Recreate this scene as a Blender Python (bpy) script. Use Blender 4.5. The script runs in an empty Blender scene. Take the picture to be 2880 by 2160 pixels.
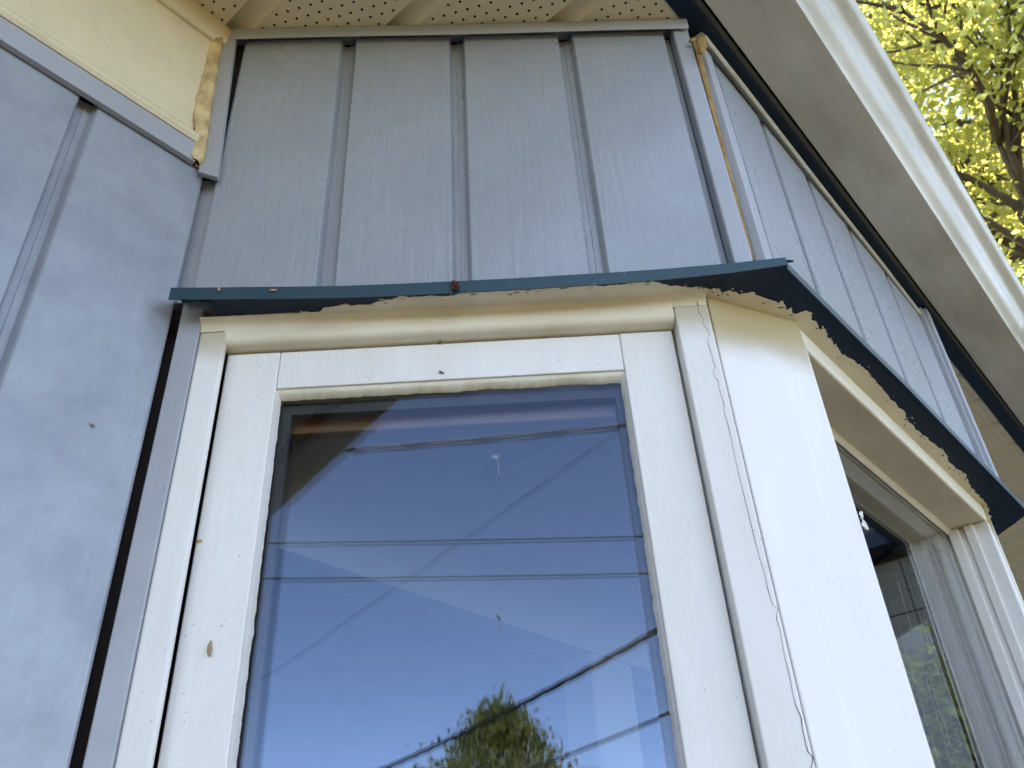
import bpy, bmesh, math, random
from mathutils import Vector, Matrix, noise

# ------------------------------------------------------------------ camera
M = ((0.6588393160016155, -0.7506068595679684, -0.050200578283877285),
     (0.3987847741070999, 0.40505506629637394, -0.822739993684511),
     (0.6378882814653931, 0.522034228415295, 0.566196789757744))   # rows: right, down, forward
RT, DN, FW = (Vector(r) for r in M)
FPX = 2393.0                                     # focal length in photo pixels (2880 wide)
EYE = Vector((0, 0, 1.6))
sc = bpy.context.scene
cam_d = bpy.data.cameras.new('camera'); cam = bpy.data.objects.new('camera', cam_d)
sc.collection.objects.link(cam); sc.camera = cam
cam.matrix_world = Matrix((( RT.x, -DN.x, -FW.x, EYE.x), (RT.y, -DN.y, -FW.y, EYE.y), (RT.z, -DN.z, -FW.z, EYE.z), (0, 0, 0, 1)))
cam_d.sensor_fit = 'HORIZONTAL'; cam_d.sensor_width = 36; cam_d.lens = FPX / 2880 * 36
cam_d.clip_start = 0.02; cam_d.clip_end = 2000
cam_d.dof.use_dof = True; cam_d.dof.focus_distance = 1.15; cam_d.dof.aperture_fstop = 13.6      # a phone lens: 2.2 mm opening

# ------------------------------------------------------------------ light
SUN_EL = math.radians(50); SUN_AZ = math.radians(38)      # sun stands behind the house
w = bpy.data.worlds.new('World'); sc.world = w; w.use_nodes = True
nt = w.node_tree; nt.nodes.clear()
sky = nt.nodes.new('ShaderNodeTexSky'); sky.sky_type = 'NISHITA'; sky.sun_disc = False
sky.sun_elevation = SUN_EL; sky.sun_rotation = SUN_AZ; sky.air_density = 0.36; sky.dust_density = 0.0; sky.ozone_density = 1.6
bg = nt.nodes.new('ShaderNodeBackground'); bg.inputs[1].default_value = 0.15
wo = nt.nodes.new('ShaderNodeOutputWorld')
nt.links.new(sky.outputs[0], bg.inputs[0]); nt.links.new(bg.outputs[0], wo.inputs[0])
sd = bpy.data.lights.new('sun', 'SUN'); sd.energy = 3.0; sd.angle = math.radians(0.53); sd.color = (1.0, 0.95, 0.86)
sun = bpy.data.objects.new('sun', sd); sc.collection.objects.link(sun)
to_sun = Vector((math.sin(SUN_AZ) * math.cos(SUN_EL), math.cos(SUN_AZ) * math.cos(SUN_EL), math.sin(SUN_EL)))
sun.rotation_euler = to_sun.to_track_quat('Z', 'Y').to_euler(); sun.location = to_sun * 30
sc.view_settings.view_transform = 'Standard'; sc.view_settings.look = 'None'
sc.view_settings.exposure = 3.48; sc.view_settings.gamma = 1.0
sc.view_settings.use_white_balance = True; sc.view_settings.white_balance_temperature = 10200; sc.view_settings.white_balance_tint = 10   # set for open shade
sc.render.engine = 'CYCLES'
sc.cycles.use_denoising = True
sc.cycles.max_bounces = 10; sc.cycles.diffuse_bounces = 5; sc.cycles.glossy_bounces = 5
sc.cycles.transparent_max_bounces = 16; sc.cycles.caustics_reflective = False; sc.cycles.caustics_refractive = False
sc.cycles.sample_clamp_indirect = 8.0

# ------------------------------------------------------------------ frames of the place
U_A = Vector((0.66575398, -0.74617132, 0)); N_A = Vector((0.74617132, 0.66575398, 0))   # bay side: along, inward
def ray(p):
    return (RT * ((p[0] - 1440) / FPX) + DN * ((p[1] - 1080) / FPX) + FW).normalized()
def hit(p, n, d):
    r = ray(p); return EYE + r * ((d - n.dot(EYE)) / n.dot(r))
def hitA(p, d): return hit(p, N_A, d)
def hitY(p, y): return hit(p, Vector((0, 1, 0)), y)
def hitZ(p, z): return hit(p, Vector((0, 0, 1)), z)
def FA(u, v, z): return U_A * u + N_A * v + Vector((0, 0, z))
def FC(u, v, z): return Vector((u, v, z))
def rotz(v, deg): return Matrix.Rotation(math.radians(deg), 3, 'Z') @ v
PIV = FA(-0.33, 0.874, 0); U_W = rotz(U_A, -1.8); N_W = rotz(N_A, -1.8)                # the side window stands 1.8 degrees off the wall
def FAW(u, v, z): return PIV + U_W * (u + 0.33) + N_W * (v - 0.874) + Vector((0, 0, z))
def hitW(p, v): return hit(p, N_W, N_W.dot(PIV) + v - 0.874)
OP = FAW(-0.04, 0.9, 0); U_P = rotz(U_A, -2.7); N_P = rotz(N_A, -2.7)                  # its glass a little more
def FPA(u, v, z): return OP + U_P * (u + 0.04) + N_P * (v - 0.9) + Vector((0, 0, z))
OB = FA(0.381, 0.860, 0); UB = Vector((1, -0.010, 0)).normalized(); VB = Vector((0.010, 1, 0)).normalized()
def hitB(p, v=0.0): return hit(p, VB, VB.dot(OB) + v)
def uB(p): return (hitB(p) - OB).dot(UB)
def FB(u, v, z): return OB + UB * u + VB * v + Vector((0, 0, z))
P6 = FAW(0.295, 0.864, 0); MID = (U_W + Vector((1, 0, 0))).normalized(); N_M = Vector((-MID.y, MID.x, 0))
PWID = (hit((2410, 1440), N_M, N_M.dot(P6)) - P6).dot(MID); P5 = P6 + MID * PWID
OW = P5.copy(); UW = Vector((1, -0.006, 0)).normalized(); VW = Vector((0.006, 1, 0)).normalized()
def FWN(u, v, z): return OW + UW * u + VW * v + Vector((0, 0, z))
UE = uB((2765, 1300)); CE = OB + UB * UE
XW = 1.372; XU = (OB.x + CE.x) / 2
def mirror(F, xm, dy):
    def G(u, v, z):
        p = F(u, v, z); return Vector((2 * xm - p.x, p.y + dy, p.z))
    return G
FDW = mirror(FAW, XW, -0.006); FDP = mirror(FPA, XW, -0.006); FDU = mirror(FA, XU, CE.y - OB.y)
def reflect(p):
    P = hit(p, N_P, N_P.dot(OP)); r = ray(p); return P, r - N_P * (2 * N_P.dot(r))
def at_z(p, z): P, r = reflect(p); return P + r * ((z - P.z) / r.z)
def at_d(p, t): P, r = reflect(p); return P + r * t
Z_S = 2.931                                                   # underside of the soffit
Y_C = 0.870                                                   # face of the main wall siding
Z_H = 2.2722                                                   # underside of the window head

# ------------------------------------------------------------------ helpers
rng = random.Random(7)
class MB:
    def __init__(s): s.v = []; s.f = []
    def pts(s, ps):
        i = len(s.v); s.v += [tuple(p) for p in ps]; return list(range(i, i + len(ps)))
    def face(s, ps): s.f.append(s.pts(ps))
    def box(s, F, u0, u1, v0, v1, z0, z1):
        a = s.pts([F(u, v, z) for z in (z0, z1) for u, v in ((u0, v0), (u1, v0), (u1, v1), (u0, v1))])
        for q in ((0, 3, 2, 1), (4, 5, 6, 7), (0, 1, 5, 4), (1, 2, 6, 5), (2, 3, 7, 6), (3, 0, 4, 7)): s.f.append([a[i] for i in q])
        return s
    def loft(s, rings, closed=True, caps=True):
        ids = [s.pts(r) for r in rings]; n = len(rings[0])
        for a, b in zip(ids, ids[1:]):
            for i in range(n if closed else n - 1):
                j = (i + 1) % n; s.f.append([a[i], a[j], b[j], b[i]])
        if caps and closed: s.f.append(ids[0][::-1]); s.f.append(ids[-1])
        return s
    def prism(s, poly, z0, z1):
        return s.loft([[Vector((p[0], p[1], z0)) for p in poly], [Vector((p[0], p[1], z1)) for p in poly]])
    def tube(s, path, rad, n=6, caps=True):
        rings = []
        for i, p in enumerate(path):
            p = Vector(p); d = (Vector(path[min(i + 1, len(path) - 1)]) - Vector(path[max(i - 1, 0)])).normalized()
            a = d.cross(Vector((0, 0, 1)));
            if a.length < 1e-3: a = d.cross(Vector((1, 0, 0)))
            a.normalize(); b = d.cross(a); r = rad[i] if isinstance(rad, (list, tuple)) else rad
            rings.append([p + (a * math.cos(t * 2 * math.pi / n) + b * math.sin(t * 2 * math.pi / n)) * r for t in range(n)])
        return s.loft(rings, True, caps)
    def blob(s, c, ax, ay, az, n=8, m=5, jit=0.0, seed=0):
        c = Vector(c); rings = []
        for k in range(m + 1):
            t = math.pi * (k + 0.02) / (m + 0.04); ring = []
            for i in range(n):
                f = 2 * math.pi * i / n; q = ax * (math.sin(t) * math.cos(f)) + ay * (math.sin(t) * math.sin(f)) + az * math.cos(t)
                ring.append(c + q * (1 + jit * noise.noise((c + q) * 90 + Vector((seed, 0, 0)))))
            rings.append(ring)
        return s.loft(rings)
def mesh_of(name, mb, smooth=False, recalc=True):
    me = bpy.data.meshes.new(name); me.from_pydata(mb.v, [], mb.f)
    bm = bmesh.new(); bm.from_mesh(me)
    if recalc: bmesh.ops.recalc_face_normals(bm, faces=bm.faces[:])
    bm.to_mesh(me); bm.free()
    if smooth: me.polygons.foreach_set('use_smooth', [True] * len(me.polygons))
    me.update(); return me
def add(name, mb, mat, parent=None, bevel=0, seg=2, smooth=False, label=None, recalc=True):
    me = mb if isinstance(mb, bpy.types.Mesh) else mesh_of(name, mb, smooth, recalc)
    o = bpy.data.objects.new(name, me); sc.collection.objects.link(o)
    if mat and not me.materials: me.materials.append(mat)
    if parent: o.parent = parent
    if bevel:
        b = o.modifiers.new('bevel', 'BEVEL'); b.width = bevel; b.segments = seg; b.limit_method = 'ANGLE'; b.angle_limit = math.radians(30)
        b.harden_normals = False
    if label: o['label'] = label
    return o
def tag(o, label, cat, group=None, kind=None):
    o['label'] = label; o['category'] = cat
    if group: o['group'] = group
    if kind: o['kind'] = kind
    return o
def struct(o, label=None):
    o['kind'] = 'structure'
    if label: o['label'] = label
    return o
def empty(name, loc):
    o = bpy.data.objects.new(name, None); o.location = loc; o.empty_display_size = 0.1; sc.collection.objects.link(o); return o

# ------------------------------------------------------------------ materials
def mat(name, col, rough=0.5, spec=0.5, blotch=None, blotch_scale=6, blotch_amt=0.3, stretch=(1, 1, 1),
        bump=0.0, bump_scale=60, bump_stretch=(1, 1, 1), specks=0.0, speck_scale=220, speck_col=(0.04, 0.03, 0.02),
        stain=None, metallic=0.0):
    m = bpy.data.materials.new(name); m.use_nodes = True; N = m.node_tree.nodes; L = m.node_tree.links
    b = N['Principled BSDF']; b.inputs['Base Color'].default_value = (*col, 1); b.inputs['Roughness'].default_value = rough
    b.inputs['Specular IOR Level'].default_value = spec; b.inputs['Metallic'].default_value = metallic
    tc = N.new('ShaderNodeTexCoord'); oi = N.new('ShaderNodeObjectInfo')
    off = N.new('ShaderNodeVectorMath'); off.operation = 'ADD'; mul = N.new('ShaderNodeMath'); mul.operation = 'MULTIPLY'; mul.inputs[1].default_value = 37.0
    L.new(oi.outputs['Random'], mul.inputs[0]); L.new(tc.outputs['Object'], off.inputs[0]); L.new(mul.outputs[0], off.inputs[1])
    def mapped(scale):
        mp = N.new('ShaderNodeMapping'); mp.inputs['Scale'].default_value = scale; L.new(off.outputs[0], mp.inputs[0]); return mp.outputs[0]
    cur = None
    def mix(fac, c2):
        nonlocal cur
        x = N.new('ShaderNodeMix'); x.data_type = 'RGBA'
        L.new(fac, x.inputs[0])
        if cur is None: x.inputs[6].default_value = (*col, 1)
        else: L.new(cur, x.inputs[6])
        x.inputs[7].default_value = (*c2, 1); cur = x.outputs[2]
    if blotch:
        n = N.new('ShaderNodeTexNoise'); n.inputs['Scale'].default_value = blotch_scale; n.inputs['Detail'].default_value = 8; n.inputs['Roughness'].default_value = 0.62
        L.new(mapped(stretch), n.inputs[0])
        r = N.new('ShaderNodeMapRange'); r.inputs[1].default_value = 0.38; r.inputs[2].default_value = 0.72; r.inputs[4].default_value = blotch_amt
        L.new(n.outputs[0], r.inputs[0]); mix(r.outputs[0], blotch)
        rr = N.new('ShaderNodeMapRange'); rr.inputs[3].default_value = rough - 0.06; rr.inputs[4].default_value = min(1, rough + 0.12)
        L.new(n.outputs[0], rr.inputs[0]); L.new(rr.outputs[0], b.inputs['Roughness'])
    if stain:                                        # a band of brown weathering: (colour, z centre, z half width, amount)
        scol, zc, zh, amt = stain
        sx = N.new('ShaderNodeSeparateXYZ'); L.new(tc.outputs['Object'], sx.inputs[0])
        n = N.new('ShaderNodeTexNoise'); n.inputs['Scale'].default_value = 9; n.inputs['Detail'].default_value = 6; L.new(mapped((1, 1, 2.2)), n.inputs[0])
        a = N.new('ShaderNodeMath'); a.operation = 'MULTIPLY_ADD'; a.inputs[1].default_value = zh * 0.55; L.new(n.outputs[0], a.inputs[0]); L.new(sx.outputs[2], a.inputs[2])
        r = N.new('ShaderNodeMapRange'); r.interpolation_type = 'SMOOTHSTEP'; r.inputs[1].default_value = zc + zh * 0.25; r.inputs[2].default_value = zc + zh * 1.05; r.inputs[4].default_value = amt
        L.new(a.outputs[0], r.inputs[0]); mix(r.outputs[0], scol)
    if specks:
        n = N.new('ShaderNodeTexVoronoi'); n.inputs['Scale'].default_value = speck_scale; L.new(mapped((1, 1, 1)), n.inputs[0])
        lt = N.new('ShaderNodeMath'); lt.operation = 'LESS_THAN'; lt.inputs[1].default_value = 0.13; L.new(n.outputs[0], lt.inputs[0])
        sc_ = N.new('ShaderNodeSeparateColor'); L.new(n.outputs['Color'], sc_.inputs[0]); g2 = N.new('ShaderNodeMath'); g2.operation = 'GREATER_THAN'; g2.inputs[1].default_value = 0.62; L.new(sc_.outputs[0], g2.inputs[0])
        l2 = N.new('ShaderNodeMath'); l2.operation = 'MULTIPLY'; L.new(lt.outputs[0], l2.inputs[0]); L.new(g2.outputs[0], l2.inputs[1]); lt = l2
        n2 = N.new('ShaderNodeTexNoise'); n2.inputs['Scale'].default_value = 30; n2.inputs['Detail'].default_value = 3; L.new(mapped((1, 1, 0.6)), n2.inputs[0])
        gt = N.new('ShaderNodeMath'); gt.operation = 'GREATER_THAN'; gt.inputs[1].default_value = 1 - specks; L.new(n2.outputs[0], gt.inputs[0])
        mm = N.new('ShaderNodeMath'); mm.operation = 'MULTIPLY'; L.new(lt.outputs[0], mm.inputs[0]); L.new(gt.outputs[0], mm.inputs[1])
        m2 = N.new('ShaderNodeMath'); m2.operation = 'MULTIPLY'; m2.inputs[1].default_value = 0.8; L.new(mm.outputs[0], m2.inputs[0]); mix(m2.outputs[0], speck_col)
    if cur is not None: L.new(cur, b.inputs['Base Color'])
    if bump:
        n = N.new('ShaderNodeTexNoise'); n.inputs['Scale'].default_value = bump_scale; n.inputs['Detail'].default_value = 5; n.inputs['Distortion'].default_value = 0.6
        L.new(mapped(bump_stretch), n.inputs[0]); bp = N.new('ShaderNodeBump'); bp.inputs['Strength'].default_value = bump; bp.inputs['Distance'].default_value = 0.002
        L.new(n.outputs[0], bp.inputs['Height']); L.new(bp.outputs[0], b.inputs['Normal'])
    return m
SIDING_C = mat('clean siding paint', (0.295, 0.322, 0.362), 0.26, 1.0, blotch=(0.21, 0.225, 0.26), blotch_scale=8, blotch_amt=0.4, bump=0.75, bump_scale=75, bump_stretch=(1, 1, 0.08), specks=0.52, speck_scale=260)
SIDING = mat('siding paint', (0.285, 0.318, 0.365), 0.30, 1.0, blotch=(0.160, 0.178, 0.225), blotch_scale=15, blotch_amt=0.62, bump=0.42, bump_scale=75, bump_stretch=(1, 1, 0.08), specks=0.52, speck_scale=260)
TRIMB = mat('trim paint', (0.34, 0.36, 0.40), 0.34, 0.8, blotch=(0.24, 0.25, 0.28), blotch_scale=14, blotch_amt=0.35, bump=0.2, bump_scale=150, bump_stretch=(1, 1, 0.2), specks=0.45, speck_scale=300)
WHITE = mat('white sash paint', (0.79, 0.77, 0.755), 0.40, 0.45, blotch=(0.63, 0.59, 0.53), blotch_scale=12, blotch_amt=0.45, stretch=(1, 1, 0.3), bump=0.38, bump_scale=80, bump_stretch=(1, 1, 0.10), specks=0.42, speck_scale=200)
HEADP = mat('aged cream paint', (0.74, 0.675, 0.54), 0.45, 0.35, blotch=(0.50, 0.42, 0.28), blotch_scale=16, blotch_amt=0.5, stretch=(0.5, 0.5, 1.4), bump=0.3, bump_scale=60, specks=0.46, speck_scale=230)
POSTP = mat('post paint', (0.78, 0.76, 0.745), 0.40, 0.4, blotch=(0.64, 0.61, 0.55), blotch_scale=10, blotch_amt=0.4, stretch=(1, 1, 0.25), bump=0.4, bump_scale=60, bump_stretch=(1, 1, 0.15), specks=0.34, stain=((0.44, 0.33, 0.16), 2.200, 0.088, 0.95))
CREAM = mat('cream soffit', (0.68, 0.61, 0.46), 0.48, 0.35, blotch=(0.50, 0.44, 0.30), blotch_scale=12, blotch_amt=0.3, bump=0.5, bump_scale=120, bump_stretch=(1, 0.12, 1), specks=0.36)
FRIEZE = mat('cream frieze', (0.68, 0.585, 0.42), 0.48, 0.35, blotch=(0.48, 0.41, 0.27), blotch_scale=11, blotch_amt=0.4, bump=0.5, bump_scale=140, bump_stretch=(0.12, 1, 1), specks=0.47, speck_scale=180)
NAVY = mat('navy paint', (0.004, 0.016, 0.036), 0.5, 0.2, blotch=(0.010, 0.022, 0.045), blotch_scale=20, blotch_amt=0.6, bump=0.25, bump_scale=90)
GREYEDGE = mat('grey metal edge', (0.07, 0.07, 0.065), 0.5)
TEAL = mat('blue flashing', (0.014, 0.052, 0.074), 0.33, 0.5, blotch=(0.022, 0.058, 0.074), blotch_scale=16, blotch_amt=0.7, bump=0.25, bump_scale=50, specks=0.44, speck_scale=120, speck_col=(0.40, 0.34, 0.25))
GUTTER = mat('gutter enamel', (0.60, 0.59, 0.55), 0.34, 0.5, blotch=(0.34, 0.315, 0.25), blotch_scale=12, blotch_amt=0.7, stretch=(0.3, 1, 1), bump=0.12, bump_scale=60, specks=0.52, speck_scale=150)
FOAM = mat('weathered foam', (0.66, 0.50, 0.28), 0.85, 0.1, blotch=(0.26, 0.15, 0.06), blotch_scale=34, blotch_amt=0.9, bump=0.9, bump_scale=140)
FOAMB = mat('brown foam', (0.36, 0.225, 0.09), 0.85, 0.1, blotch=(0.16, 0.09, 0.04), blotch_scale=40, blotch_amt=0.9, bump=0.9, bump_scale=140)
CAULK = mat('cream caulk', (0.66, 0.56, 0.36), 0.6, 0.2, blotch=(0.45, 0.32, 0.15), blotch_scale=30, blotch_amt=0.6, bump=0.6, bump_scale=100)
GAP = mat('gap shade', (0.045, 0.034, 0.034), 0.9, 0.1)  # dark brown colour stands in for the shade inside narrow gaps
DARK = mat('dark cavity', (0.012, 0.010, 0.010), 0.9, 0.1)
GASKET = mat('glazing spacer', (0.018, 0.018, 0.020), 0.4, 0.4, blotch=(0.05, 0.045, 0.04), blotch_scale=60, blotch_amt=0.5, stretch=(1, 1, 0.2))
WOOD = mat('varnished wood', (0.20, 0.085, 0.03), 0.35, 0.5, blotch=(0.10, 0.04, 0.015), blotch_scale=12, blotch_amt=0.7, stretch=(1, 1, 0.2))
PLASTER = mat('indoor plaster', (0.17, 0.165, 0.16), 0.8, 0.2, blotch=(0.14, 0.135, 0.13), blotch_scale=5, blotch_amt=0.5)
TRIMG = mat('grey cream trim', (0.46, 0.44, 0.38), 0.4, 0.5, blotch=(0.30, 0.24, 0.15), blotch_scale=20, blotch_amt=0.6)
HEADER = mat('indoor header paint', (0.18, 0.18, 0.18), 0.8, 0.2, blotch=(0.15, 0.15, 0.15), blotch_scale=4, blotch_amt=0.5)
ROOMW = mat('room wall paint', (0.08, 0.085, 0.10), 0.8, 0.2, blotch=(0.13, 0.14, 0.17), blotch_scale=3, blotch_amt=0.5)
CRACK = mat('crack', (0.13, 0.11, 0.10), 0.9, 0.05)
ROOF = mat('roof shingle', (0.07, 0.07, 0.075), 0.9, 0.2, blotch=(0.11, 0.10, 0.10), blotch_scale=30, blotch_amt=0.6)
CONC = mat('concrete', (0.26, 0.245, 0.215), 0.9, 0.2, blotch=(0.30, 0.28, 0.24), blotch_scale=4, blotch_amt=0.6, bump=0.4, bump_scale=80)
LAWN = mat('lawn', (0.066, 0.058, 0.026), 0.9, 0.15, blotch=(0.080, 0.066, 0.034), blotch_scale=0.8, blotch_amt=0.8, bump=0.6, bump_scale=60)
BARK = mat('bark', (0.075, 0.060, 0.045), 0.9, 0.1, blotch=(0.13, 0.11, 0.09), blotch_scale=8, blotch_amt=0.7, stretch=(1, 1, 0.25), bump=0.8, bump_scale=20)
BIRCHB = mat('birch bark', (0.45, 0.43, 0.39), 0.8, 0.15, blotch=(0.08, 0.07, 0.06), blotch_scale=6, blotch_amt=0.8, stretch=(1, 1, 4))
CABLE = mat('black cable', (0.02, 0.02, 0.02), 0.6, 0.3)
CABLEG = mat('weathered aluminium cable', (0.10, 0.095, 0.09), 0.5, 0.4)
LEAFD = mat('dried leaf', (0.05, 0.022, 0.010), 0.8, 0.2, blotch=(0.12, 0.06, 0.03), blotch_scale=120, blotch_amt=0.7)
INSECT = mat('insect shell', (0.02, 0.015, 0.012), 0.4, 0.4)
HUSK = mat('insect husk', (0.42, 0.30, 0.19), 0.6, 0.3, blotch=(0.20, 0.12, 0.07), blotch_scale=300, blotch_amt=0.8)
SILK = mat('silk thread', (0.55, 0.60, 0.68), 0.3, 0.6)
def leaf_mat(name, c1, c2, tr, amt):
    m = bpy.data.materials.new(name); m.use_nodes = True; N = m.node_tree.nodes; L = m.node_tree.links
    b = N['Principled BSDF']; b.inputs['Roughness'].default_value = 0.5; b.inputs['Specular IOR Level'].default_value = 0.3
    g = N.new('ShaderNodeNewGeometry'); x = N.new('ShaderNodeMix'); x.data_type = 'RGBA'
    L.new(g.outputs['Random Per Island'], x.inputs[0]); x.inputs[6].default_value = (*c1, 1); x.inputs[7].default_value = (*c2, 1)
    L.new(x.outputs[2], b.inputs['Base Color'])
    t = N.new('ShaderNodeBsdfTranslucent'); t.inputs[0].default_value = (*tr, 1)
    ms = N.new('ShaderNodeMixShader'); ms.inputs[0].default_value = amt; L.new(b.outputs[0], ms.inputs[1]); L.new(t.outputs[0], ms.inputs[2])
    L.new(ms.outputs[0], N['Material Output'].inputs[0]); return m
MAPLE = leaf_mat('maple leaf', (0.11, 0.12, 0.03), (0.12, 0.12, 0.03), (0.64, 0.66, 0.22), 0.65)
BIRCHL = leaf_mat('birch leaf', (0.11, 0.15, 0.045), (0.14, 0.13, 0.05), (0.32, 0.36, 0.09), 0.45)
def glass_mat(name, f0, tint=(0.50, 0.66, 0.95)):
    m = bpy.data.materials.new(name); m.use_nodes = True; N = m.node_tree.nodes; L = m.node_tree.links; N.remove(N['Principled BSDF'])
    g = N.new('ShaderNodeNewGeometry'); d = N.new('ShaderNodeVectorMath'); d.operation = 'DOT_PRODUCT'
    L.new(g.outputs['Incoming'], d.inputs[0]); L.new(g.outputs['Normal'], d.inputs[1])
    def mth(op, a, b=None):
        n = N.new('ShaderNodeMath'); n.operation = op
        for i, q in enumerate((a, b)):
            if q is None: continue
            if isinstance(q, float): n.inputs[i].default_value = q
            else: L.new(q, n.inputs[i])
        return n.outputs[0]
    c = mth('ABSOLUTE', d.outputs['Value']); f = mth('POWER', mth('SUBTRACT', 1.0, c), 5.0); f = mth('ADD', mth('MULTIPLY', f, 1.0 - f0), f0)
    tr = N.new('ShaderNodeBsdfTransparent'); tr.inputs[0].default_value = (0.97, 0.985, 0.975, 1)
    gl = N.new('ShaderNodeBsdfGlossy'); gl.inputs['Roughness'].default_value = 0.0; gl.inputs[0].default_value = (*tint, 1)   # default tint puts extra sky blue into the reflection
    ms = N.new('ShaderNodeMixShader'); L.new(f, ms.inputs[0]); L.new(tr.outputs[0], ms.inputs[1]); L.new(gl.outputs[0], ms.inputs[2])
    L.new(ms.outputs[0], N['Material Output'].inputs[0]); return m
GLASS = glass_mat('window glass', 0.045); GLASSB = glass_mat('front window glass', 0.04, (0.95, 0.97, 1.0))

# ------------------------------------------------------------------ ground
mb = MB(); mb.face([(-600, -600, 0), (600, -600, 0), (600, 600, 0), (-600, 600, 0)]); struct(add('lawn', mb, LAWN), 'sunny lawn around the house')
mb = MB(); mb.box(FC, -7, 9, -2.2, 0.9, -0.05, 0.03); struct(add('patio', mb, CONC), 'concrete patio along the house wall')

# ------------------------------------------------------------------ the house
house = empty('house', (0, 0.9, 0))
tag(house, 'blue-grey house with angled bay window, cream soffit and white gutter', 'house')
house_inv = Matrix.Translation((0, -0.9, 0))
def hadd(name, mb, m, parent=None, **k):
    o = add(name, mb, m, parent or house, **k)
    if parent is None: o.matrix_parent_inverse = house_inv
    return o
# --- wall carcasses (parts) that carry the boards (pieces)
mb = MB()
mb.box(FC, -6, 0.36, 0.890, 0.955, 0.0, 3.0); mb.box(FC, 2.50, 7, 0.890, 0.955, 0.0, 3.0)
mb.box(FC, -6, -5.9, 0.955, 9, 0.0, 3.0); mb.box(FC, 6.9, 7, 0.955, 9, 0.0, 3.0); mb.box(FC, -5.9, 6.9, 8.9, 9, 0.0, 3.0)
main_wall = hadd('main_wall', mb, DARK)
def board(F, gl, gr, z0, z1, dep=0.016, fl=0.0085, bv=0.0052, v0=0.0, lap=0.0016, end=False, start=False):
    mb = MB(); w2 = gr - gl
    prof = [(gl, v0 + dep - lap), (gl + fl, v0 + dep - lap), (gl + fl + bv * 0.75, v0 + 0.0022), (gl + fl + bv * 1.15, v0)]
    n = 4
    for i in range(1, n): prof.append((gl + fl + bv * 1.15 + (w2 - 2 * (fl + bv * 1.15)) * i / n, v0 - 0.0004 * math.sin(math.pi * i / n)))
    prof += [(gr - fl - bv * 1.15, v0), (gr - fl - bv * 0.75, v0 + 0.0022), (gr - fl, v0 + dep), (gr, v0 + dep), (gr, v0 + dep + 0.002), (gl, v0 + dep + 0.002)]
    if end:
        k = [q for q in prof if q[0] < gr - fl - bv * 1.2 and q[1] < v0 + dep + 0.001]; prof = k + [(gr - 0.004, v0), (gr - 0.001, v0 + 0.0012), (gr, v0 + 0.004), (gr, v0 + dep + 0.006), (gl, v0 + dep + 0.002)]
    if start:
        k = [q for q in prof if q[0] > gl + fl + bv * 1.2 or q[1] > v0 + dep + 0.001]; prof = [(gl, v0 + 0.004), (gl + 0.001, v0 + 0.0012), (gl + 0.004, v0)] + k
    mb.loft([[F(u, v, z0) for u, v in prof], [F(u, v, z1) for u, v in prof]])
    return mb
# main wall boards: left of the bay one per board, shared mesh
G0 = 0.204; SP = 0.185
cb = mesh_of('siding_board', board(FC, 0, SP, 0.42, 2.60, v0=Y_C)); cb.materials.append(SIDING)
mb = board(FC, G0, 0.3785, 0.42, 2.60, v0=Y_C, end=True); hadd('siding_board', mb, SIDING, main_wall)
for k in range(1, 33):
    o = add('siding_board', cb, SIDING, main_wall); o.location.x = G0 - SP * k
for k in range(0, 24):
    o = add('siding_board', cb, SIDING, main_wall); o.location.x = 2.50 + SP * k
mb = MB(); mb.box(FC, -6, 7, 0.88, 0.95, 0.0, 0.42); hadd('foundation', mb, CONC)
# frieze above the main wall
for x0, x1 in ((-6, None), (2.42, 7)):
    zl = [2.5865, 2.6235]
    def fr(name, prof, m, xe_lo, xe_hi, bevel=0.0):
        mb = MB(); r0 = [Vector((x0, y, z)) for y, z in prof]
        e = (lambda z: x1) if x1 else (lambda z: xe_lo + (xe_hi - xe_lo) * (z - 2.58) / 0.35)
        mb.loft([r0, [Vector((e(z), y, z)) for y, z in prof]]); return hadd(name, mb, m, frz if name != 'frieze' else None, bevel=bevel)
    frz = None
    frz = fr('frieze', [(0.868, 2.634), (0.868, 2.878), (0.895, 2.878), (0.895, 2.634)], FRIEZE, 0.349, 0.337)
    fr('ledge', [(0.856, 2.6235), (0.852, 2.629), (0.853, 2.636), (0.859, 2.645), (0.867, 2.657), (0.872, 2.657), (0.872, 2.6235)], FRIEZE, 0.352, 0.346)
    fr('trim_strip', [(0.858, 2.5865), (0.857, 2.6225), (0.868, 2.6225), (0.868, 2.5865)], TRIMB, 0.356, 0.351, bevel=0.001)
    fr('bead', [(0.862, 2.872), (0.857, 2.876), (0.857, 2.882), (0.862, 2.886), (0.872, 2.886), (0.872, 2.872)], FRIEZE, 0.345, 0.341)
    fr('moulding', [(0.864, 2.887), (0.864, 2.9305), (0.893, 2.9305), (0.893, 2.887)], FRIEZE, 0.352, 0.375, bevel=0.001)
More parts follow.
